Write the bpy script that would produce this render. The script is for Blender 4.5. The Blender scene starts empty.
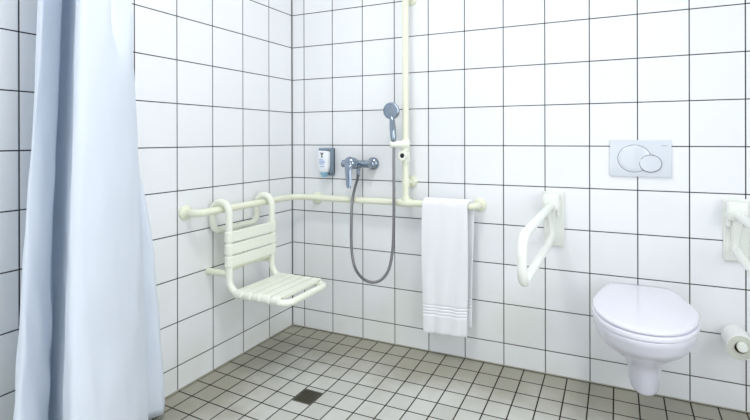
import bpy, bmesh, math, random
from mathutils import Vector, Matrix, noise

random.seed(4)
S = bpy.context.scene
COL = S.collection
PI = math.pi

# ------------------------------------------------------------------ helpers
def link(name, bm, mat, parent=None, smooth=True, loc=None):
    me = bpy.data.meshes.new(name)
    bmesh.ops.recalc_face_normals(bm, faces=bm.faces[:])
    bm.to_mesh(me); bm.free()
    for m in (mat if isinstance(mat, (list, tuple)) else [mat]):
        me.materials.append(m)
    if smooth:
        for p in me.polygons: p.use_smooth = True
        try: me.set_sharp_from_angle(angle=math.radians(38))
        except Exception: pass
    o = bpy.data.objects.new(name, me)
    COL.objects.link(o)
    if parent:
        o.parent = parent
        o.matrix_parent_inverse = Matrix.Translation(-Vector(parent.location))
    return o

def tag(o, label, cat, group=None):
    o['label'] = label; o['category'] = cat
    if group: o['group'] = group
    return o

def thing(name, label, cat, loc, group=None):
    o = bpy.data.objects.new(name, None)
    o.empty_display_size = .05
    COL.objects.link(o); o.location = loc
    return tag(o, label, cat, group)

def fillet(pts, r, n=8):
    """round the inner corners of a polyline; r is one radius or one per point"""
    pts = [Vector(p) for p in pts]
    rs = r if isinstance(r, (list, tuple)) else [r] * len(pts)
    out = [pts[0]]
    for i in range(1, len(pts) - 1):
        a, b, c = pts[i-1], pts[i], pts[i+1]
        d1 = (a - b); d2 = (c - b)
        l1, l2 = d1.length, d2.length
        d1.normalize(); d2.normalize()
        ang = d1.angle(d2)
        if ang > PI - 1e-3 or rs[i] <= 0:
            out.append(b); continue
        t = min(rs[i] / math.tan(ang / 2), l1 * .499, l2 * .499)
        rr = t * math.tan(ang / 2)
        bis = (d1 + d2).normalized()
        cen = b + bis * (rr / math.sin(ang / 2))
        p1 = b + d1 * t; p2 = b + d2 * t
        v1 = p1 - cen; v2 = p2 - cen
        tot = v1.angle(v2)
        ax = v1.cross(v2).normalized()
        for k in range(n + 1):
            out.append(cen + Matrix.Rotation(tot * k / n, 3, ax) @ v1)
    out.append(pts[-1])
    return out

def catmull(pts, n=8, closed=False):
    P = [Vector(p) for p in pts]; out = []
    N = len(P)
    for i in range(N if closed else N - 1):
        if closed: p0, p1, p2, p3 = P[i-1], P[i], P[(i+1) % N], P[(i+2) % N]
        else:
            p1, p2 = P[i], P[i+1]
            p0 = P[i-1] if i else p1 * 2 - p2
            p3 = P[i+2] if i + 2 < N else p2 * 2 - p1
        for k in range(n):
            t = k / n
            out.append(.5 * ((2*p1) + (p2-p0)*t + (2*p0-5*p1+4*p2-p3)*t*t + (3*p1-p0-3*p2+p3)*t**3))
    if not closed: out.append(P[-1])
    return out

def tube(bm, path, r, seg=16, cap=True, closed=False, ridges=0):
    path = [Vector(p) for p in path]
    N = len(path)
    rs = r if isinstance(r, (list, tuple)) else [r] * N
    tang = []
    for i in range(N):
        a = path[i-1] if (i or closed) else path[i]
        b = path[(i+1) % N] if (i < N-1 or closed) else path[i]
        tang.append((b - a).normalized())
    ref = Vector((0, 0, 1)) if abs(tang[0].z) < .9 else Vector((1, 0, 0))
    nrm = (ref - tang[0] * ref.dot(tang[0])).normalized()
    rings = []
    for i in range(N):
        if i:
            q = tang[i-1].rotation_difference(tang[i])
            nrm = q @ nrm
            nrm = (nrm - tang[i] * nrm.dot(tang[i])).normalized()
        bi = tang[i].cross(nrm)
        rings.append([bm.verts.new(path[i] + (nrm * math.cos(2*PI*k/seg) + bi * math.sin(2*PI*k/seg)) * rs[i]) for k in range(seg)])
    for i in range(N if closed else N - 1):
        A, B = rings[i], rings[(i+1) % N]
        for k in range(seg):
            bm.faces.new((A[k], A[(k+1) % seg], B[(k+1) % seg], B[k]))
    if cap and not closed:
        bm.faces.new(rings[0][::-1]); bm.faces.new(rings[-1])
    return bm

def lathe(bm, prof, base, axis, seg=28, sx=1.0):
    """prof: list of (radius, distance along axis) ; starts and ends may sit on the axis"""
    axis = Vector(axis).normalized(); base = Vector(base)
    ref = Vector((0, 0, 1)) if abs(axis.z) < .9 else Vector((1, 0, 0))
    n = (ref - axis * ref.dot(axis)).normalized(); b = axis.cross(n)
    rings = []
    for r, d in prof:
        if r < 1e-6: rings.append([bm.verts.new(base + axis * d)])
        else: rings.append([bm.verts.new(base + axis * d + (n * math.cos(2*PI*k/seg) + b * math.sin(2*PI*k/seg) * sx) * r) for k in range(seg)])
    for A, B in zip(rings[:-1], rings[1:]):
        for k in range(seg):
            j = (k + 1) % seg
            if len(A) == 1 and len(B) == 1: continue
            if len(A) == 1: bm.faces.new((A[0], B[j], B[k]))
            elif len(B) == 1: bm.faces.new((A[k], A[j], B[0]))
            else: bm.faces.new((A[k], A[j], B[j], B[k]))
    if len(rings[0]) > 1: bm.faces.new(rings[0][::-1])
    if len(rings[-1]) > 1: bm.faces.new(rings[-1])
    return bm

def box(bm, lo, hi, bev=0, seg=3, M=None):
    lo, hi = Vector(lo), Vector(hi)
    r = bmesh.ops.create_cube(bm, size=1)
    vs = r['verts']
    for v in vs:
        v.co = Vector([lo[i] + (v.co[i] + .5) * (hi[i] - lo[i]) for i in range(3)])
    if bev:
        es = list({e for v in vs for e in v.link_edges})
        rb = bmesh.ops.bevel(bm, geom=es, offset=bev, segments=seg, profile=.5, affect='EDGES')
        vs = list({v for f in rb['faces'] for v in f.verts} | {v for v in vs if v.is_valid})
    if M is not None:
        for v in vs: v.co = M @ v.co
    return vs

def loft(bm, rings, cap0=True, cap1=True):
    R = [[bm.verts.new(p) for p in ring] for ring in rings]
    n = len(R[0])
    for A, B in zip(R[:-1], R[1:]):
        for k in range(n):
            bm.faces.new((A[k], A[(k+1) % n], B[(k+1) % n], B[k]))
    if cap0: bm.faces.new(R[0][::-1])
    if cap1: bm.faces.new(R[-1])
    return R

# ------------------------------------------------------------------ materials
def mat(name, col, rough=.4, metal=0, spec=.5, coat=0, bump=None, trans=0, tcol=None):
    m = bpy.data.materials.new(name); m.use_nodes = True
    nt = m.node_tree; b = nt.nodes['Principled BSDF']
    b.inputs['Base Color'].default_value = (*col, 1)
    b.inputs['Roughness'].default_value = rough
    b.inputs['Metallic'].default_value = metal
    b.inputs['Specular IOR Level'].default_value = spec
    b.inputs['Coat Weight'].default_value = coat
    # every surface carries a faint procedural unevenness
    tc = nt.nodes.new('ShaderNodeTexCoord')
    nz = nt.nodes.new('ShaderNodeTexNoise')
    sc, st = bump if bump else (60, .02)
    nz.inputs['Scale'].default_value = sc; nz.inputs['Detail'].default_value = 3
    nt.links.new(tc.outputs['Object'], nz.inputs['Vector'])
    bp = nt.nodes.new('ShaderNodeBump'); bp.inputs['Strength'].default_value = st; bp.inputs['Distance'].default_value = .002
    nt.links.new(nz.outputs['Fac'], bp.inputs['Height'])
    nt.links.new(bp.outputs['Normal'], b.inputs['Normal'])
    if trans:
        tr = nt.nodes.new('ShaderNodeBsdfTranslucent'); tr.inputs['Color'].default_value = (*(tcol or col), 1)
        mx = nt.nodes.new('ShaderNodeMixShader'); mx.inputs[0].default_value = trans
        nt.links.new(b.outputs[0], mx.inputs[1]); nt.links.new(tr.outputs[0], mx.inputs[2])
        nt.links.new(mx.outputs[0], nt.nodes['Material Output'].inputs['Surface'])
    return m

def mnode(nt, op, a, b=None, c=None):
    n = nt.nodes.new('ShaderNodeMath'); n.operation = op
    for i, v in enumerate((a, b, c)):
        if v is None: continue
        if isinstance(v, (int, float)): n.inputs[i].default_value = v
        else: nt.links.new(v, n.inputs[i])
    return n.outputs[0]

def mixcol(nt, fac, a, b):
    n = nt.nodes.new('ShaderNodeMix'); n.data_type = 'RGBA'
    for sock, v in ((n.inputs[0], fac), (n.inputs[6], a), (n.inputs[7], b)):
        if isinstance(v, tuple): sock.default_value = (*v, 1)
        elif isinstance(v, (int, float)): sock.default_value = v
        else: nt.links.new(v, sock)
    return n.outputs[2]

def tiles(name, ax, ay, ox, oy, w, h, gap, tile, grout, rough, var=.03, dirt=None, grout2=None, bumpd=.0015):
    """square tiles on the plane of world axes ax, ay with dark joints"""
    m = bpy.data.materials.new(name); m.use_nodes = True
    nt = m.node_tree; B = nt.nodes['Principled BSDF']; B.inputs['Specular IOR Level'].default_value = .22
    geo = nt.nodes.new('ShaderNodeTexCoord')
    sep = nt.nodes.new('ShaderNodeSeparateXYZ'); nt.links.new(geo.outputs['Object'], sep.inputs[0])
    X, Y = sep.outputs[ax], sep.outputs[ay]
    def cell(c, o, s):
        p = mnode(nt, 'DIVIDE', mnode(nt, 'SUBTRACT', c, o), s)
        fr = mnode(nt, 'PINGPONG', p, .5)              # 0 on a joint
        return mnode(nt, 'FLOOR', p), mnode(nt, 'MULTIPLY', fr, s)
    cx_, dx = cell(X, ox, w); cy_, dy = cell(Y, oy, h)
    d = mnode(nt, 'MINIMUM', dx, dy)
    mr = nt.nodes.new('ShaderNodeMapRange'); mr.interpolation_type = 'SMOOTHSTEP'
    mr.inputs['From Min'].default_value = gap * .5 - .0006; mr.inputs['From Max'].default_value = gap * .5 + .0006
    nt.links.new(d, mr.inputs['Value']); mask = mr.outputs[0]      # 1 on tile
    # a wider rounded edge for the bump
    mr2 = nt.nodes.new('ShaderNodeMapRange'); mr2.interpolation_type = 'SMOOTHSTEP'
    mr2.inputs['From Min'].default_value = gap * .3; mr2.inputs['From Max'].default_value = gap * .5 + .0022
    nt.links.new(d, mr2.inputs['Value'])
    cv = nt.nodes.new('ShaderNodeCombineXYZ'); nt.links.new(cx_, cv.inputs[0]); nt.links.new(cy_, cv.inputs[1])
    wn = nt.nodes.new('ShaderNodeTexWhiteNoise'); nt.links.new(cv.outputs[0], wn.inputs['Vector'])
    bright = mnode(nt, 'MULTIPLY_ADD', wn.outputs['Value'], var, 1 - var)
    vm = nt.nodes.new('ShaderNodeVectorMath'); vm.operation = 'SCALE'
    tcol = nt.nodes.new('ShaderNodeRGB'); tcol.outputs[0].default_value = (*tile, 1)
    nt.links.new(tcol.outputs[0], vm.inputs[0]); nt.links.new(bright, vm.inputs['Scale'])
    col = vm.outputs[0]
    gcol = grout
    if dirt: col, gcol = dirt(nt, geo, sep, col, grout)
    final = mixcol(nt, mask, gcol, col)
    nt.links.new(final, B.inputs['Base Color'])
    nt.links.new(mnode(nt, 'MULTIPLY_ADD', mask, rough - .8, .8), B.inputs['Roughness'])
    nz = nt.nodes.new('ShaderNodeTexNoise'); nz.inputs['Scale'].default_value = 9; nz.inputs['Detail'].default_value = 2
    nt.links.new(geo.outputs['Object'], nz.inputs['Vector'])
    hgt = mnode(nt, 'MULTIPLY_ADD', nz.outputs['Fac'], .25, mr2.outputs[0])
    bp = nt.nodes.new('ShaderNodeBump'); bp.inputs['Strength'].default_value = .6; bp.inputs['Distance'].default_value = bumpd
    nt.links.new(hgt, bp.inputs['Height']); nt.links.new(bp.outputs['Normal'], B.inputs['Normal'])
    return m

def ramp01(nt, v, a, b):
    mr = nt.nodes.new('ShaderNodeMapRange'); mr.interpolation_type = 'SMOOTHSTEP'
    mr.inputs['From Min'].default_value = a; mr.inputs['From Max'].default_value = b
    nt.links.new(v, mr.inputs['Value']); return mr.outputs[0]

def floor_dirt_shade(nt, geo, sep, col, grout):
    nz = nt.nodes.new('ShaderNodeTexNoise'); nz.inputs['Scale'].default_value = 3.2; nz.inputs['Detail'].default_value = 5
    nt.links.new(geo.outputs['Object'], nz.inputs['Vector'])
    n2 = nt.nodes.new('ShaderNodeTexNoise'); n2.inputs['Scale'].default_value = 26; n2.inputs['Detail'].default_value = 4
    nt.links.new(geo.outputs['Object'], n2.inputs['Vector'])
    # dirt along the walls, with the shade there and under the toilet painted in
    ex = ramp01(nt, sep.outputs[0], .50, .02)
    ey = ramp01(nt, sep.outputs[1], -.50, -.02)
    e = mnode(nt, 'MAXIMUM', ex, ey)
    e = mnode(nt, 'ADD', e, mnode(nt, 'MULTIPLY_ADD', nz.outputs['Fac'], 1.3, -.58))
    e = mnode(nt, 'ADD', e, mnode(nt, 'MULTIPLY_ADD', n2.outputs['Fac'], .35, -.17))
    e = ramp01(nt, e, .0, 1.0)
    c = mixcol(nt, mnode(nt, 'MULTIPLY', e, FLOOR_DIRT_SHADE), col, (.31, .293, .225))
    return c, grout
FLOOR_DIRT_SHADE = .82

def wall_dirt(nt, geo, sep, col, grout):
    low = ramp01(nt, sep.outputs[2], .75, .05)
    g = mixcol(nt, low, grout, (.085, .075, .05))
    nz = nt.nodes.new('ShaderNodeTexNoise'); nz.inputs['Scale'].default_value = 2.4; nz.inputs['Detail'].default_value = 4
    nt.links.new(geo.outputs['Object'], nz.inputs['Vector'])
    lime = mnode(nt, 'MULTIPLY', ramp01(nt, nz.outputs['Fac'], .42, .68), ramp01(nt, sep.outputs[2], .95, .2))
    c = mixcol(nt, mnode(nt, 'MULTIPLY', lime, .5), col, (.74, .77, .70))
    return c, g

TH, TW = .1956, .2
TILE = (.86, .878, .90)
M_WB = tiles('wall_tiles_back', 0, 2, .0875, 1.0882, TW, TH, .0044, TILE, (.026, .026, .03), .12, dirt=wall_dirt)
M_WL = tiles('wall_tiles_side', 1, 2, -.0052, 1.0882, TW, TH, .0044, TILE, (.026, .026, .03), .12, dirt=wall_dirt)
M_FL = tiles('floor_tiles', 0, 1, .0875, -.0052, .1, .1, .0056, (.60, .605, .568), (.020, .017, .012), .42, var=.10, dirt=floor_dirt_shade, bumpd=.001)
M_CEIL = mat('ceiling_paint', (.86, .86, .86), .8)
M_CREAM = mat('cream_nylon', (.82, .84, .68), .28, coat=.15)
M_CREAM2 = mat('cream_slat_plastic', (.86, .88, .775), .38)
M_WHITE = mat('white_nylon', (.82, .85, .80), .3, coat=.15)
M_CER = mat('white_ceramic', (.72, .715, .80), .2, spec=.35, bump=(20, .005))
M_LID = mat('white_seat_plastic', (.75, .755, .83), .13, coat=.2, bump=(20, .005))
M_PLATE = mat('white_glossy_plate', (.68, .725, .79), .12, coat=.3, bump=(20, .005))
M_GAP = mat('dark_gap', (.03, .03, .035), .6)
M_LINE = mat('grey_button_rim', (.12, .12, .14), .4)
M_PRINT = mat('pale_grey_print', (.30, .32, .36), .5)
M_CHROME = mat('chrome', (.34, .40, .48), .07, metal=1, bump=(10, .0))
M_CHROME_D = mat('chrome_spray_face', (.36, .42, .50), .25, metal=1, bump=(10, .0))  # rougher chrome for the spray face
M_HOSE = mat('grey_metal_hose', (.27, .27, .285), .34, metal=.9)
M_BLACK = mat('black_plastic', (.012, .012, .014), .35)
M_GREY = mat('grey_blue_plastic', (.22, .29, .36), .3)
M_BOTTLE = mat('white_bottle_plastic', (.84, .87, .92), .3)
M_BLUE = mat('blue_print', (.33, .45, .75), .5)
M_SPOUT = mat('translucent_blue_plastic', (.25, .47, .62), .2)
M_TOWEL = mat('white_terry', (.88, .89, .92), .95, spec=.1, bump=(420, .9))
M_CURT = mat('white_curtain_cloth', (.89, .93, .985), .75, spec=.2, bump=(70, .12), trans=.27, tcol=(.74, .87, 1.0))
M_PAPER = mat('white_paper', (.84, .85, .83), .95, spec=.1, bump=(200, .25))
M_PAPER_E = mat('paper_end', (.62, .63, .56), .95, spec=.1, bump=(260, .6))
M_CARD = mat('cardboard', (.30, .26, .20), .9)
M_DRAIN = mat('dark_steel_grate', (.07, .066, .045), .5, metal=.5, bump=(90, .5))
M_DRAINF = mat('worn_steel_frame', (.16, .155, .12), .4, metal=.7)
M_SEAL = mat('grey_sealant', (.20, .21, .20), .6)
M_SEALF = mat('stained_sealant', (.42, .41, .34), .7)
M_PANEL = mat('dark_reflection_grey', (.07, .075, .08), .35)  # for the added dark panel that the chrome reflects

# ------------------------------------------------------------------ room
RX, RY, RZ = 3.0, -3.3, 2.8
def slab(name, lo, hi, m):
    bm = bmesh.new(); box(bm, lo, hi)
    o = link(name, bm, m, smooth=False); o['kind'] = 'structure'; return o
bm = bmesh.new()
NX, NY = 124, 134
def fall(x, y):                      # the floor falls gently from the tiled walls to the drain
    d = max(0, min(x, -y)); d = d if d < .42 else .42 + .06 * (1 - math.exp(-(d - .42) / .06))
    return -.0495 * d
gv = [[bm.verts.new((x, y, fall(x, y))) for y in [RY + (0 - RY) * j / NY for j in range(NY + 1)]] for x in [RX * i / NX for i in range(NX + 1)]]
for i in range(NX):
    for j in range(NY): bm.faces.new((gv[i][j], gv[i+1][j], gv[i+1][j+1], gv[i][j+1]))
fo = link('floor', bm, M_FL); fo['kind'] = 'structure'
if fo.data.polygons[0].normal.z < 0: fo.data.flip_normals()
so = fo.modifiers.new('thickness', 'SOLIDIFY'); so.thickness = .08; so.offset = -1
slab('ceiling', (-.1, RY - .1, RZ), (RX + .1, .1, RZ + .1), M_CEIL)
slab('wall_back', (-.1, 0, -.1), (RX + .1, .1, RZ), M_WB)
slab('wall_left', (-.1, RY, -.1), (0, 0, RZ), M_WL)
slab('wall_right', (RX, RY, -.1), (RX + .1, 0, RZ), M_WL)
slab('wall_front', (-.1, RY - .1, -.1), (RX + .1, RY, RZ), M_WB)
slab('reflection_panel_1', (.9, RY, -.03), (2.3, RY + .03, 2.1), M_PANEL)  # added behind the camera to give the chrome something dark to reflect
slab('trim_1', (0, -.0035, 0), (.0035, 0, RZ), M_SEAL)
slab('trim_2', (0.0035, -.004, 0), (RX, 0, .004), M_SEALF)
slab('trim_3', (0, RY, 0), (.004, -.0035, .004), M_SEALF)

# ------------------------------------------------------------------ grab rail
RZ0, RD, RR = .790, .08, .0172          # rail height, distance to wall, tube radius
def flange(par, u, v, z, ax, r=.034):
    bm = bmesh.new()
    lathe(bm, [(0, .0005), (r, .0005), (r, .006), (r * .93, .011), (.024, .015), (.022, .02), (0, .02)], (u, v, z), ax)
    return link('wall_flange', bm, M_CREAM, par)
rail = thing('grab_rail', 'cream L-shaped grab rail with a tall vertical bar on the tiled shower walls', 'grab rail', (.60, -RD, RZ0))
bm = bmesh.new()
tube(bm, fillet([(.012, -.765, RZ0), (RD, -.765, RZ0), (RD, -RD, RZ0), (1.168, -RD, RZ0), (1.168, -.012, RZ0)], [0, .05, .075, .045, 0], 10), RR, 20)
tube(bm, [(.182, -.012, RZ0 - .012), (.182, -RD, RZ0 - .003)], .013, 14)
link('rail_tube', bm, M_CREAM, rail)
PU = .791
bm = bmesh.new()
tube(bm, [(PU, -RD, RZ0), (PU, -RD, 2.02)], RR, 20)
lathe(bm, [(RR, 0), (RR * .9, .006), (RR * .5, .011), (0, .013)], (PU, -RD, 2.02), (0, 0, 1), 20)
for zz in (.895, 1.872):
    tube(bm, [(PU, -.012, zz), (PU, -RD, zz)], .0135, 14)
    lathe(bm, [(.0205, -.02), (.0205, .02)], (PU, -RD, zz), (0, 0, 1), 20)
link('vertical_bar', bm, M_CREAM, rail)
bm = bmesh.new()
lathe(bm, [(.0205, -.034), (.0212, -.032), (.0212, .032), (.0205, .034)], (PU, -RD, RZ0), (1, 0, 0), 22)
lathe(bm, [(.0205, 0), (.0212, .034), (.0205, .036)], (PU, -RD, RZ0), (0, 0, 1), 22)
link('tee_fitting', bm, M_CREAM, rail)
flange(rail, 0, -.765, RZ0, (1, 0, 0))
flange(rail, .184, 0, RZ0 - .012, (0, -1, 0))
flange(rail, 1.168, 0, RZ0, (0, -1, 0))
flange(rail, PU, 0, .895, (0, -1, 0), .033)
flange(rail, PU, 0, 1.872, (0, -1, 0), .033)

# ------------------------------------------------------------------ shower seat
YN, YF = -.637, -.342
UX, SZ, FX = .136, .406, .476            # uprights, seat tube height, front of the seat
TR = .0158
HT = RZ0 + RR + TR + .002                # top of the hook, tube centre
seat = thing('shower_chair', 'cream slatted shower chair hung on the rail by two hooks, below the soap dispenser', 'shower chair', (.25, -.49, SZ))
bm = bmesh.new()
def hook_side(y):
    return [(.030, y, .684), (.030, y, HT + .003), (UX, y, HT + .003), (UX, y, SZ), (FX, y, SZ - .008)]
path = [(.03, -.49, .700)] 
pA = [(.034, -.49, .684)] + [(.034, YN, .684)] + hook_side(YN)[1:] + [(FX, -.49, SZ - .008)]
pA[2] = (.034, YN, HT + .003)
pB = [(x, 2 * -.4895 - y, z) for x, y, z in pA]
rad = [0, .042, .05, .05, .065, .04, 0]
tube(bm, fillet(pA, rad, 10), TR, 18)
tube(bm, fillet(pB, rad, 10), TR, 18)
link('tube_frame', bm, M_CREAM2, seat)
def slat_ring(c, along, across, normal, half_l, half_w, tk):
    """a slat that wraps round both side tubes: rounded bar, thick ends"""
    rings = []
    n = 28
    for i in range(n + 1):
        t = -1 + 2 * i / n
        ends = max(0, abs(t) - .86) / .14
        th = tk
        if abs(t) > .97: th *= .8
        p = c + along * half_l * t
        w = half_w * (1 - .06 * max(0, abs(t) - .94) / .06)
        ring = []
        for (a, b) in ((-1, -.75), (-.92, -1), (.92, -1), (1, -.75), (1, .75), (.92, 1), (-.92, 1), (-1, .75)):
            ring.append(p + across * w * a + normal * th * b)
        rings.append(ring)
    return rings
X, Y, Z = Vector((1, 0, 0)), Vector((0, 1, 0)), Vector((0, 0, 1))
ym = (YN + YF) / 2
hl = (YF - YN) / 2
def slat(name, c, across, normal, hw):
    bm = bmesh.new()
    loft(bm, slat_ring(c + normal * .010, Y, across, normal, hl + .006, hw, .0085))
    for y in (YN, YF):                   # sleeves round the side tubes
        lathe(bm, [(TR + .001, -hw), (TR + .0050, -hw + .004), (TR + .0050, hw - .004), (TR + .001, hw)], Vector((c.x, y, c.z)), across, 20)
    return link(name, bm, M_CREAM2, seat)
for z in (.666, .608, .550):
    slat('back_slat', Vector((UX, ym, z)), Z, X, .0248)
for k in range(5):
    slat('seat_slat', Vector((0.203 + k * .0530, ym, SZ - .001)), X, Z, .0222)
for y in (YN, YF):
    bm = bmesh.new()
    tube(bm, [(.001, y, .492), (UX - .004, y, .492)], .0155, 14)
    link('wall_buffer', bm, M_CREAM, seat)
bm = bmesh.new()
tube(bm, [(UX - .016, YN, .512), (UX - .016, YF, .512)], .011, 12)
link('cross_bar', bm, M_CREAM, seat)

# ------------------------------------------------------------------ towel
def make_towel():
    bm = bmesh.new()
    u0, u1 = .902, 1.135
    pth = []
    zt = RZ0
    rr = RR + .0095
    nf = 170
    zb_f, zb_b = .150, .19
    for i in range(nf): pth.append((RD + rr + .004 * math.sin(i / nf * 3), zb_f + (zt - zb_f) * i / nf, 0.))
    for i in range(13):
        a = PI * i / 12
        pth.append((RD + rr * math.cos(a), zt + rr * math.sin(a), i / 12))
    for i in range(1, nf + 1): pth.append((RD - rr + .012 * min(1, i / nf * 2), zt - (zt - zb_b) * i / nf, 1.))
    NS = len(pth)
    rings = []
    sec = []
    m = 34
    for k in range(m + 1): sec.append((-1 + 2 * k / m, 1))
    for k in range(1, 5): sec.append((1.0 + .012 * math.sin(PI * k / 5) * 2, math.cos(PI * k / 5)))
    for k in range(m + 1): sec.append((1 - 2 * k / m, -1))
    for k in range(1, 5): sec.append((-1.0 - .012 * math.sin(PI * k / 5) * 2, -math.cos(PI * k / 5)))
    for i, (v, z, s) in enumerate(pth):
        a = Vector(pth[max(0, i-1)][:2]); b = Vector(pth[min(NS-1, i+1)][:2])
        t = (b - a).normalized(); nrm = Vector((t.y, -t.x))      # outward from the rail
        if nrm.dot(Vector((v - RD, z - zt + .0))) < 0 and 0: nrm = -nrm
        drop = max(0, zt - z)
        cu = (u0 + u1) / 2 + .012 * s + (-.004 + .002 * drop) * (1 - s)
        hw = (u1 - u0) / 2 + .004 * math.sin(drop * 7 + s)
        if s > .9: hw -= .002
        ring = []
        for a_, b_ in sec:
            th = .0068
            if s == 0 or s == 1:
                e = (z - (zb_f if s == 0 else zb_b))
                # woven border: four fine ridges above the hem
                for zc in (.095, .110, .125, .140):
                    th -= .0040 * math.exp(-((e - zc) / .0036) ** 2)
                if e < .012: th *= .55 + .45 * math.sqrt(max(0, e) / .012)
            wob = .0035 * math.sin(9 * a_ + 5 * drop) * min(1, drop * 2.2) + .003 * noise.noise(Vector((a_ * 2.5, drop * 4, s * 5)))
            wz = .004 * noise.noise(Vector((a_ * 2, 7, s * 3))) if (i == 0 or i == NS - 1) else 0
            o = th * b_ + wob
            zz = z + nrm.y * o + wz + (.006 * a_ * (1 - s) * min(1, drop) if s == 0 else 0)
            ring.append(Vector((cu + hw * a_, -(v + nrm.x * o), zz)))
        rings.append(ring)
    loft(bm, rings)
    return tag(link('towel', bm, M_TOWEL), 'white terry towel with ribbed border hanging folded over the cream rail', 'towel')
make_towel()

# ------------------------------------------------------------------ shower curtain
def make_curtain():
    # fold columns in plan: (x, distance from the back wall) at the hem and at the top of the view, lofted up to the ceiling
    cols = [  # hem (z .03)        waist (z 1.0)      head height (z 1.65)
        ((0.102, 1.457), (0.100, 1.410), (0.095, 1.373)),
        ((0.194, 1.529), (0.190, 1.473), (0.182, 1.437)),
        ((0.240, 1.552), (0.235, 1.496), (0.227, 1.460)),
        ((0.255, 1.543), (0.250, 1.493), (0.242, 1.460)),
        ((0.245, 1.499), (0.240, 1.462), (0.232, 1.430)),
        ((0.226, 1.450), (0.222, 1.426), (0.214, 1.395)),
        ((0.209, 1.439), (0.205, 1.415), (0.197, 1.384)),
        ((0.168, 1.422), (0.165, 1.397), (0.158, 1.367)),
        ((0.143, 1.411), (0.140, 1.383), (0.133, 1.353)),
        ((0.153, 1.405), (0.150, 1.377), (0.143, 1.344)),
        ((0.204, 1.413), (0.200, 1.379), (0.192, 1.348)),
        ((0.275, 1.436), (0.270, 1.404), (0.262, 1.380)),
        ((0.357, 1.477), (0.350, 1.446), (0.345, 1.425)),
        ((0.418, 1.510), (0.410, 1.481), (0.407, 1.464)),
        ((0.444, 1.521), (0.435, 1.493), (0.434, 1.477)),
        ((0.459, 1.504), (0.450, 1.476), (0.450, 1.465)),
        ((0.454, 1.459), (0.445, 1.432), (0.445, 1.432)),
        ((0.428, 1.393), (0.420, 1.370), (0.418, 1.381)),
        ((0.383, 1.308), (0.375, 1.301), (0.371, 1.318)),
        ((0.321, 1.221), (0.315, 1.228), (0.308, 1.252)),
        ((0.245, 1.140), (0.240, 1.160), (0.232, 1.188)),
        ((0.173, 1.083), (0.170, 1.109), (0.163, 1.140)),
        ((0.117, 1.049), (0.115, 1.077), (0.109, 1.106)),
        ((.095, 1.045), (.085, 1.105), (.085, 1.130)),
        ((.128, .985), (.105, 1.080), (.10, 1.120)),
        ((.100, .955), (.075, 1.065), (.07, 1.115)),
        ((.045, .990), (.045, 1.070), (.045, 1.12)),
    ]
    zs = [.028 + (RZ - .06 - .028) * (i / 110) for i in range(111)]
    bm = bmesh.new()
    grid = []
    for z in zs:
        ctrl = []
        for ci, (b, m, t) in enumerate(cols):
            if z < 1.0:
                k = 1 - (max(0, 1.0 - z) / .95) ** (.5 if ci > 22 else 1)
                p = Vector(b) * (1 - k) + Vector(m) * k
            else:
                k = (z - 1.0) / .65
                p = Vector(m) * (1 - k) + Vector(t) * k
                if k > 1: p = Vector(t)
            ctrl.append(p)
        # a fold near the upper right edge that dies out lower down
        f = max(0, min(1, (z - 1.30) / .26)); f = f * f * (3 - 2 * f)
        ctrl[18] = ctrl[18] + Vector((-.055 * f, .006 * f))
        ctrl[19] = ctrl[19] + Vector((.018 * f, .0))
        row = []
        pts = catmull(ctrl, 9)
        for j, p in enumerate(pts):
            s = j / len(pts)
            lo = max(0, 1 - z / 1.5)
            a = noise.noise(Vector((s * 14, z * 2.0, 3))) * (.004 + .012 * lo)
            a += noise.noise(Vector((s * 30 + z * 3, z * 6.5, 9))) * (.0012 + .0060 * lo)
            row.append(bm.verts.new((max(.03, p.x + a), -(p.y) + a * .6, z + (.006 * math.sin(s * 19) if z < .04 else 0))))
        grid.append(row)
    for A, B in zip(grid[:-1], grid[1:]):
        for k in range(len(A) - 1):
            bm.faces.new((A[k], A[k+1], B[k+1], B[k]))
    o = link('shower_curtain', bm, M_CURT)
    sd = o.modifiers.new('thickness', 'SOLIDIFY'); sd.thickness = .0012
    return tag(o, 'pale bluish white shower curtain hanging in long folds along the side wall', 'curtain')
make_curtain()

# ------------------------------------------------------------------ soap dispenser
sd = thing('soap_dispenser', 'white soap dispenser bottle in a grey-blue wall bracket, left of the shower mixer', 'soap dispenser', (.27, 0, .90))
bm = bmesh.new()
box(bm, (.272 - .034, -.020, .912), (.272 + .034, -.0005, 1.070), .006)
box(bm, (.272 - .034, -.072, 1.058), (.272 + .034, -.002, 1.073), .006)
box(bm, (.272 + .029, -.050, .925), (.272 + .034, -.002, 1.070), .005)
link('wall_bracket', bm, M_GREY, sd)
bm = bmesh.new()
rings = []
for z, w, d in ((.934, .024, .020), (.938, .030, .024), (.955, .036, .027), (.98, .038, .028), (1.045, .038, .028), (1.054, .036, .026), (1.0575, .030, .022)):
    ring = []
    for k in range(32):
        a = 2 * PI * k / 32
        ca, sa = math.cos(a), math.sin(a)
        ring.append((.267 + w * .95 * math.copysign(abs(ca) ** .45, ca), -.049 + d * math.copysign(abs(sa) ** .6, sa), z))
    rings.append(ring)
loft(bm, rings)
bottle = link('bottle', bm, M_BOTTLE, sd)
fy = -.0775
bm = bmesh.new()                         # emblem: a forked mark
def bar(bm, a, b, w, y=fy):
    a, b = Vector((a[0], y, a[1])), Vector((b[0], y, b[1]))
    d = (b - a).normalized(); n = Vector((-d.z, 0, d.x)) * w / 2
    q = [a - n, b - n, b + n, a + n]
    lo = [bm.verts.new(p) for p in q]; hi = [bm.verts.new(p + Vector((0, -.0006, 0))) for p in q]
    bm.faces.new(hi)
    for i in range(4): bm.faces.new((lo[i], lo[(i+1) % 4], hi[(i+1) % 4], hi[i]))
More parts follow.
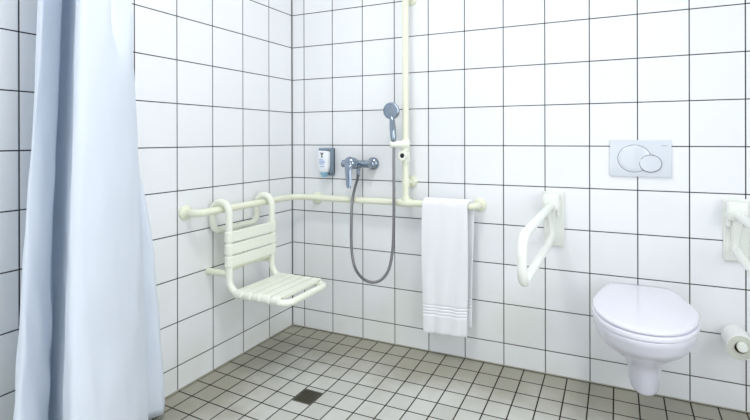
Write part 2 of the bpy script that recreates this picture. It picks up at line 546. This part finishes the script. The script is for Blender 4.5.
bar(bm, (0.259, 1.046), (0.267, 1.034), .006); bar(bm, (0.275, 1.046), (0.267, 1.034), .006); bar(bm, (0.267, 1.036), (0.267, 1.022), .006); bar(bm, (0.261, 1.021), (0.273, 1.021), .004)
link('emblem', bm, M_BLACK, sd)
bm = bmesh.new()
for z, a, b in ((1.006, .248, .274), (.998, .250, .286), (.990, .248, .287), (.982, .252, .280), (.968, .256, .282)):
    bar(bm, (a, z), (b, z), .0045)
link('label_print', bm, M_BLUE, sd)
bm = bmesh.new()
lathe(bm, [(.022, 0), (.024, .004), (.024, .014), (.017, .018), (.017, .028), (0, .03)], (.264, -.046, .935), (0, 0, -1))
lathe(bm, [(.0, -.001), (.008, 0), (.008, .012), (0, .013)], (.272, -.064, .921), (0, -1, 0), 16)
link('dispensing_nozzle', bm, M_SPOUT, sd)

# ------------------------------------------------------------------ mixer
MX = thing('shower_mixer', 'chrome single-lever shower mixer on the tiled wall, hose leaving its underside', 'shower mixer', (.46, -.06, .99))
bm = bmesh.new()
MZ = .986
tube(bm, [(.396, -.062, MZ), (.572, -.062, MZ)], .0205, 24)
for u in (.411, .557):
    tube(bm, [(u, -.02, MZ), (u, -.062, MZ)], .0165, 20)
    lathe(bm, [(.019, 0), (.0255, .003), (.0255, .016), (.019, .019)], (u, -.024, MZ), (0, -1, 0), 6)
lathe(bm, [(.022, 0), (.030, .01), (.033, .03), (.033, .046), (.030, .05)], (.474, -.055, MZ), (0, -1, .12), 28)
lathe(bm, [(.013, -.015), (.013, .020), (.011, .026)], (.496, -.062, MZ - .012), (0, 0, -1), 16)
link('mixer_body', bm, M_CHROME, MX)
for u in (.411, .557):
    bm = bmesh.new()
    lathe(bm, [(0, .0005), (.036, .0005), (.036, .004), (.033, .012), (.026, .020), (.018, .024)], (u, 0, MZ), (0, -1, 0), 32)
    link('wall_rosette', bm, M_CHROME, MX)
bm = bmesh.new()
lathe(bm, [(.031, 0), (.034, .004), (.034, .016), (.029, .026), (.017, .032), (0, .034)], (.474, -.104, MZ + .006), (0, -1, .16), 28)
# lever: a flattened bowed handle
rings = []
lp = catmull([(-.126, MZ + .010), (-.139, MZ - .012), (-.145, MZ - .045), (-.146, MZ - .085), (-.152, MZ - .126)], 6)
for i, p in enumerate(lp):
    k = i / (len(lp) - 1)
    w = .022 - .006 * k if k < .9 else .0166 - .006 * (k - .9) / .1
    d = .0085 - .002 * k
    rings.append([(0.474 + .016 * k + w * math.cos(2*PI*j/20), p[0] + d * math.sin(2*PI*j/20), p[1]) for j in range(20)])
loft(bm, rings)
link('lever', bm, M_CHROME, MX)

# ------------------------------------------------------------------ holder on the bar
HO = thing('shower_holder', 'cream sliding holder with a black-centred clamp knob on the vertical bar', 'shower holder', (PU, -RD, 1.07))
HZ = 1.096
bm = bmesh.new()
lathe(bm, [(.0195, -.034), (.0225, -.031), (.0225, .026), (.0195, .03)], (PU, -RD, HZ - .006), (0, 0, 1), 24)
tube(bm, fillet([(PU + .022, -.092, HZ), (PU - .012, -.108, HZ), (.731, -.127, HZ)], .03), .0185, 18)
lathe(bm, [(.0185, 0), (.015, .006), (0, .009)], (PU + .022, -.092, HZ), (.92, .38, 0), 18)
lathe(bm, [(.0185, 0), (.015, .006), (0, .009)], (.731, -.127, HZ), (-.95, -.28, 0), 18)
link('clamp_body', bm, M_CREAM2, HO)
bm = bmesh.new()
lathe(bm, [(.0225, -.030), (.0225, .028), (.0195, .031)], (PU, -RD, HZ - .062), (0, 0, 1), 24)
ka = Vector((-.02, -.99, -.02)).normalized()
kb = Vector((PU, -RD - .004, HZ - .058))
lathe(bm, [(.021, 0), (.0255, .012), (.0255, .034), (.0225, .037), (.0125, .037)], kb, ka, 28)
kn = link('clamp_knob', bm, M_CREAM2, HO)
bm = bmesh.new()
lathe(bm, [(0, .0355), (.0125, .0355), (.0125, .0375), (0, .0385)], kb, ka, 20)
link('knob_plug', bm, M_BLACK, kn)

# ------------------------------------------------------------------ hand shower
HX, HY = .744, -.124
HS = thing('hand_shower', 'chrome hand shower with round head, standing in the cream holder on the bar', 'hand shower', (HX, HY, 1.05))
bm = bmesh.new()
hp = catmull([(HX, HY, 1.096), (HX - .001, HY - .001, 1.12), (HX - .004, HY - .002, 1.16), (HX - .011, HY + .004, 1.215), (HX - .016, HY + .012, 1.255)], 6)
rr = [.0095 + (.0062 * math.sin(min(1, i / (len(hp) - 1) * 1.05) * PI)) + .002 * i / len(hp) for i in range(len(hp))]
tube(bm, hp, rr, 18)
link('handle', bm, M_CHROME, HS)
hax = Vector((.10, -.90, -.16)).normalized()
hc = Vector((HX - .014, HY + .008, 1.270))
bm = bmesh.new()
lathe(bm, [(0, -.022), (.014, -.021), (.030, -.012), (.042, 0), (.045, .009), (.0435, .0135), (.038, .0145), (0, .0145)], hc, hax, 36)
link('shower_head', bm, M_CHROME, HS)
bm = bmesh.new()
lathe(bm, [(0, .0140), (.035, .0140), (.034, .0165), (0, .0175)], hc, hax, 32)
ref = Vector((0, 0, 1)); n1 = (ref - hax * ref.dot(hax)).normalized(); n2 = hax.cross(n1)
for rad_, cnt in ((.010, 8), (.018, 14), (.025, 20)):
    for k in range(cnt):
        a = 2 * PI * k / cnt
        lathe(bm, [(.0013, .015), (.0011, .0195), (0, .0198)], hc + (n1 * math.cos(a) + n2 * math.sin(a)) * rad_, hax, 6)
link('spray_face', bm, M_CHROME_D, HS)

# ------------------------------------------------------------------ hose
bm = bmesh.new()
hpts = [(.496, -.064, .942), (.496, -.074, .90), (.489, -.096, .84), (.482, -.107, .77), (.479, -.108, .68), (.478, -.108, .57), (.484, -.106, .48), (.507, -.105, .412),
        (.553, -.105, .370), (.610, -.106, .360), (.664, -.108, .384), (.707, -.111, .442), (.731, -.116, .54), (.740, -.120, .66), (HX, -.124, .82), (HX, -.1245, .95), (HX, HY, 1.094)]
hp = catmull(hpts, 30)
rr = [.0076 + .0007 * (1 if i % 2 else -1) for i in range(len(hp))]
tube(bm, hp, rr, 12)
hose = tag(link('shower_hose', bm, M_HOSE), 'grey metal shower hose hanging in a long loop from the mixer', 'hose')
for c, ax in (((.496, -.064, .947), (0, 0, -1)), ((HX, HY, 1.110), (0, 0, -1))):
    bm = bmesh.new()
    lathe(bm, [(.0085, 0), (.0102, .002), (.0102, .018), (.0085, .030), (.0075, .032)], c, ax, 16)
    n = link('hose_nut', bm, M_CHROME, hose)
    n.matrix_parent_inverse = Matrix.Identity(4)

# ------------------------------------------------------------------ flush plate
PX0, PX1, PZ0, PZ1 = 1.7745, 2.0195, .954, 1.116
FP = thing('flush_plate', 'white flush plate with two overlapping oval buttons on the wall above the toilet', 'flush plate', ((PX0 + PX1) / 2, 0, PZ0))
bm = bmesh.new()
box(bm, (PX0, -.012, PZ0), (PX1, -.0004, PZ1), .0025)
link('cover_plate', bm, M_PLATE, FP)
W, H = PX1 - PX0, PZ1 - PZ0
def ell(bm, cx, cz, rx, rz, y0, y1, n=56, dome=.0):
    ring0 = [bm.verts.new((cx + rx * math.cos(2*PI*k/n), y0, cz + rz * math.sin(2*PI*k/n))) for k in range(n)]
    prev = ring0
    for s, y in ((1.0, y1), (.985, y1 - .0008), (.7, y1 - .0008 - dome * .6), (.35, y1 - .0008 - dome)):
        ring = [bm.verts.new((cx + rx * s * math.cos(2*PI*k/n), y, cz + rz * s * math.sin(2*PI*k/n))) for k in range(n)]
        for k in range(n): bm.faces.new((prev[k], prev[(k+1) % n], ring[(k+1) % n], ring[k]))
        prev = ring
    bm.faces.new(prev)
# crop fractions of the plate
bx, bz, brx, brz = PX0 + W * .405, PZ1 - H * .505, W * .270, H * .365
sx, sz, srx, srz = PX0 + W * .668, PZ1 - H * .635, W * .172, H * .222
g = .0024
bm = bmesh.new(); ell(bm, bx, bz, brx + g, brz + g, -.008, -.0118)
big_rim = link('button_rim', bm, M_LINE, FP)
bm = bmesh.new(); ell(bm, bx, bz, brx, brz, -.008, -.0130, dome=.003)
link('large_button', bm, M_PLATE, FP)
bm = bmesh.new(); ell(bm, sx, sz, srx + g, srz + g, -.008, -.0158)
link('button_rim', bm, M_LINE, FP)
bm = bmesh.new(); ell(bm, sx, sz, srx, srz, -.008, -.0168, dome=.001)
link('small_button', bm, M_PLATE, FP)
cu = bpy.data.curves.new('lettering', 'FONT'); cu.body = 'GEBERIT'; cu.size = .0068; cu.extrude = .0002; cu.align_x = 'CENTER'
cu.space_character = 1.1
tmp = bpy.data.objects.new('lettering', cu); COL.objects.link(tmp)
dg = bpy.context.evaluated_depsgraph_get()
me = bpy.data.meshes.new_from_object(tmp.evaluated_get(dg))
bpy.data.objects.remove(tmp)
bm = bmesh.new(); bm.from_mesh(me)
MT = Matrix.Translation((PX0 + W * .888, -.0123, PZ1 - H * .165)) @ Matrix.Rotation(PI / 2, 4, 'X')
bm.transform(MT)
link('lettering', bm, M_PRINT, FP, smooth=False)

# ------------------------------------------------------------------ folding grab bars
def fold_bar(u, label, flip=1):
    T = thing('folding_grab_bar', label, 'grab bar', (u, 0, .60), 'folding grab bars either side of the toilet')
    bm = bmesh.new()
    box(bm, (u - .040, -.014, .614), (u + .053, -.0005, .874), .005)
    box(bm, (u - .034, -.019, .620), (u + .047, -.012, .868), .004)
    link('wall_plate', bm, M_WHITE, T)
    bm = bmesh.new()                      # hinge block with two cheeks
    box(bm, (u - .038, -.080, .790), (u + .038, -.012, .868), .012, 4)
    box(bm, (u - .036, -.062, .765), (u - .022, -.012, .80), .005)
    box(bm, (u + .022, -.062, .765), (u + .036, -.012, .80), .005)
    tube(bm, [(u - .040, -.045, .808), (u + .040, -.045, .808)], .012, 16)
    link('hinge_block', bm, M_WHITE, T)
    bm = bmesh.new()
    tube(bm, fillet([(u, -.05, .815), (u, -.18, .813), (u, -.785, .808), (u, -.785, .648), (u, -.20, .652), (u, -.03, .670)], [0, .1, .062, .062, .1, 0], 12), .0160, 20)
    link('bar_tube', bm, M_WHITE, T)
    bm = bmesh.new()
    rings = []
    for z, w, y0, y1 in ((.790, .022, -.018, -.068), (.72, .016, -.018, -.045), (.68, .014, -.018, -.034), (.64, .018, -.018, -.030)):
        rings.append([(u - w, y0, z), (u - w, y1 + .006, z), (u - w + .006, y1, z), (u + w - .006, y1, z), (u + w, y1 + .006, z), (u + w, y0, z)])
    loft(bm, rings)
    link('web_plate', bm, M_WHITE, T)
    return T
fold_bar(1.523, 'white folding grab bar reaching out from the wall between the towel and the toilet')
fold_bar(2.247, 'white folding grab bar on the wall above the toilet roll')

# ------------------------------------------------------------------ toilet
TU = 1.892
def egg(w, y0, y1, z, yw=None, n=64, back_w=None, pw=2.15):
    """outline: straight-ish back at distance y0 from the wall, rounded front at y1; widest at yw"""
    yw = yw if yw is not None else y0 + (y1 - y0) * .45
    bw = back_w if back_w is not None else w * .8
    pts = []
    for k in range(n):
        a = 2 * PI * k / n
        c, s = math.cos(a), math.sin(a)
        if s >= 0:   # front
            x = w * math.copysign(abs(c) ** (2 / pw), c); y = yw + (y1 - yw) * abs(s) ** (2 / pw)
        else:        # back: blends to a flat edge of half width bw
            e = 7
            x = w * math.copysign(abs(c) ** (2 / e), c); t = abs(s) ** (2 / e)
            y = yw - (yw - y0) * t
            x *= 1 - (1 - bw / w) * ((yw - y) / max(1e-6, yw - y0)) ** 1.2
        pts.append(Vector((TU + x, -y, z)))
    return pts
TO = thing('toilet', 'white wall-hung toilet with closed lid, below the flush plate', 'toilet', (TU, 0, .15))
bm = bmesh.new()
prof = [(.140, .046, .285, .038), (.144, .054, .315, .042), (.155, .059, .330, .048), (.180, .0605, .339, .052), (.208, .062, .346, .055), (.240, .065, .354, .058),
        (.268, .075, .370, .062), (.298, .097, .407, .070), (.336, .130, .472, .082), (.376, .153, .548, .092), (.410, .1665, .598, .098), (.436, .173, .618, .104), (.455, .176, .629, .108), (.467, .1762, .631, .110), (.4715, .1755, .630, .109)]
prof2 = catmull([Vector((a, b, c, d)) for a, b, c, d in prof], 3)
rings = []
for p in prof2:
    z, w, y1, bw = p
    sh = .010 * max(0, min(1, (.36 - z) / .15))
    rings.append([q + Vector((sh, 0, 0)) for q in egg(w, .0006, y1, z, yw=max(.09, y1 * .56), back_w=min(bw, w * .98))])
loft(bm, rings)
link('bowl', bm, M_CER, TO)
def padded(name, w, y0, y1, z0, z1, m, bw, dome=0, r=.006):
    bm = bmesh.new(); rings = []
    for z, ins in ((z0, r), (z0 + r * .35, r * .25), (z0 + r, 0), (z1 - r, 0), (z1 - r * .35, r * .28), (z1, r)):
        rings.append(egg(w - ins, y0 + ins, y1 - ins, z, yw=y0 + (y1 - y0) * .48, back_w=bw - ins))
    cy_ = (y0 + y1) / 2
    if dome:
        for f in (.9, .75, .55, .3):
            rings.append([Vector((TU + (p.x - TU) * f, -cy_ + (p.y + cy_) * f, z1 + dome * (1 - f * f))) for p in rings[5]])
    loft(bm, rings)
    return link(name, bm, m, TO)
padded('seat_ring', .1775, .140, .632, .4722, .4895, M_LID, .115, r=.004)
padded('lid', .176, .104, .627, .4915, .505, M_LID, .122, dome=.006, r=.006)
for s in (-1, 1):
    bm = bmesh.new()
    tube(bm, [(TU + s * .078 - .022, -.126, .482), (TU + s * .078 + .022, -.126, .482)], .0085, 16)
    box(bm, (TU + s * .078 - .014, -.136, .4712), (TU + s * .078 + .014, -.116, .482), .003)
    link('hinge', bm, M_LID, TO)

# ------------------------------------------------------------------ toilet roll and holder
QU, QZ = 2.242, .322
RH = thing('toilet_roll_holder', 'white plastic toilet roll holder with round end knob, right of the toilet', 'toilet roll holder', (QU, 0, QZ))
bm = bmesh.new()
lathe(bm, [(0, .0005), (.030, .0005), (.030, .006), (.027, .012), (.014, .014)], (QU, 0, QZ), (0, -1, 0), 28)
link('wall_rosette', bm, M_WHITE, RH)
bm = bmesh.new()
tube(bm, [(QU, -.012, QZ), (QU, -.148, QZ)], .0125, 18)
link('spindle', bm, M_WHITE, RH)
bm = bmesh.new()
lathe(bm, [(.0125, .140), (.0165, .143), (.0185, .150), (.0185, .160), (.0165, .164), (0, .1655)], (QU + .001, 0, QZ), (0, -1, 0), 26)
link('end_knob', bm, M_WHITE, RH)
bm = bmesh.new()
ro, ri = .048, .0225
rz = QZ - (ri - .0125)+.001
lathe(bm, [(ri, .030), (ro - .002, .030), (ro, .032), (ro, .138), (ro - .002, .140), (ri, .140)], (QU, 0, rz), (0, -1, 0), 48)
fs = [f for f in bm.faces if len(f.verts) > 4]
bmesh.ops.delete(bm, geom=fs, context='FACES')
lo = [v for v in bm.verts]
for f in bm.faces:
    if abs(f.calc_center_median().y + .140) < .0008: f.material_index = 1
R0 = link('toilet_roll', bm, [M_PAPER, M_PAPER_E])
tag(R0, 'white toilet paper roll on the white holder at the wall right of the toilet', 'toilet roll')
bm = bmesh.new()
seg = 36
def ringv(r, y): return [(QU + r * math.cos(2*PI*k/seg), y, rz + r * math.sin(2*PI*k/seg)) for k in range(seg)]
loft(bm, [ringv(ri + .0004, -.0305), ringv(ri + .0004, -.1395), ringv(ri - .0012, -.1395), ringv(ri - .0012, -.0305)], False, False)
link('cardboard_core', bm, M_CARD, R0).matrix_parent_inverse = Matrix.Identity(4)

# ------------------------------------------------------------------ floor drain
DU0, DU1, DV0, DV1 = .490, .588, -.632, -.531
DZ = fall(.54, -.58)
DR = thing('floor_drain', 'square dark metal drain grate let into the floor tiles in front of the shower', 'floor drain', ((DU0 + DU1) / 2, (DV0 + DV1) / 2, DZ))
bm = bmesh.new()
for a, b in (((DU0, DV0), (DU1, DV0 + .005)), ((DU0, DV1 - .005), (DU1, DV1)), ((DU0, DV0 + .005), (DU0 + .005, DV1 - .005)), ((DU1 - .005, DV0 + .005), (DU1, DV1 - .005))):
    box(bm, (*a, DZ - .001), (*b, DZ + .0022), .0006, 1)
link('drain_frame', bm, M_DRAINF, DR)
bm = bmesh.new()
box(bm, (DU0 + .005, DV0 + .005, DZ - .0006), (DU1 - .005, DV1 - .005, DZ + .0007))
n = 9
for k in range(n):
    y = DV0 + .009 + (DV1 - DV0 - .018) * k / (n - 1)
    box(bm, (DU0 + .005, y - .003, DZ), (DU1 - .005, y + .003, DZ + .0022), .0008, 1)
for k in range(3):
    x = DU0 + .022 + (DU1 - DU0 - .044) * k / 2
    box(bm, (x - .003, DV0 + .005, DZ), (x + .003, DV1 - .005, DZ + .002), .0006, 1)
link('grate', bm, M_DRAIN, DR)

# ------------------------------------------------------------------ light
def area(name, loc, size, power, col=(1, 1, 1), rot=(0, 0, 0), shape='DISK', sy=None):
    l = bpy.data.lights.new(name, 'AREA'); l.shape = shape; l.size = size
    if sy: l.size_y = sy
    l.energy = power; l.color = col
    o = bpy.data.objects.new(name, l); COL.objects.link(o); o.location = loc; o.rotation_euler = rot
    return o
area('ceiling_lamp_light', (1.02, -1.34, RZ - .03), .36, 14.5, (1, .985, .96))
area('right_fill_light', (2.15, -1.6, RZ - .03), .45, 5, (.95, .97, 1))  # added fill from the right, for the curtain front and right wall
area('left_fill_light', (.62, -2.1, RZ - .03), .45, 7, (.97, .98, 1))  # added fill from the front left, for the curtain and left wall
area('side_fill_light', (RX - .03, -1.75, 1.30), 1.3, 20, (.96, .98, 1), (0, PI / 2, 0), 'RECTANGLE', 1.3)  # added fill at the unseen right wall, brightens left wall and curtain
area('front_fill_light', (1.2, RY + .08, 1.0), 1.6, 11, (.95, .975, 1), (PI / 2, 0, 0), 'RECTANGLE', 1.6)  # added frontal fill behind the camera, evens out the walls
w = bpy.data.worlds.new('World'); S.world = w; w.use_nodes = True
w.node_tree.nodes['Background'].inputs[0].default_value = (.9, .95, 1, 1)
w.node_tree.nodes['Background'].inputs[1].default_value = .3

# ------------------------------------------------------------------ camera
cd = bpy.data.cameras.new('camera'); cam = bpy.data.objects.new('camera', cd); COL.objects.link(cam)
cam.location = (1.8046, -2.2917, 1.1242)
cam.rotation_euler = (Matrix.Rotation(.4098, 3, 'Z') @ Matrix.Rotation(PI / 2, 3, 'X') @ Matrix.Rotation(-.0023, 3, 'Z')).to_euler()
cd.sensor_fit = 'HORIZONTAL'; cd.sensor_width = 36
cd.lens = 36 * 465.76 / 750
cd.shift_x = -(414.87 - 375) / 750
cd.shift_y = -(210 - 138.74) / 750
cd.clip_start = .02
S.camera = cam

vs = S.view_settings
S.display_settings.display_device = 'sRGB'
vs.view_transform = 'Standard'; vs.look = 'None'; vs.gamma = 1; vs.use_curve_mapping = False
vs.exposure = .06
S.cycles.use_denoising = True
S.cycles.max_bounces = 10; S.cycles.diffuse_bounces = 6; S.cycles.glossy_bounces = 5
S.cycles.sample_clamp_indirect = 6
S.cycles.caustics_reflective = False; S.cycles.caustics_refractive = False
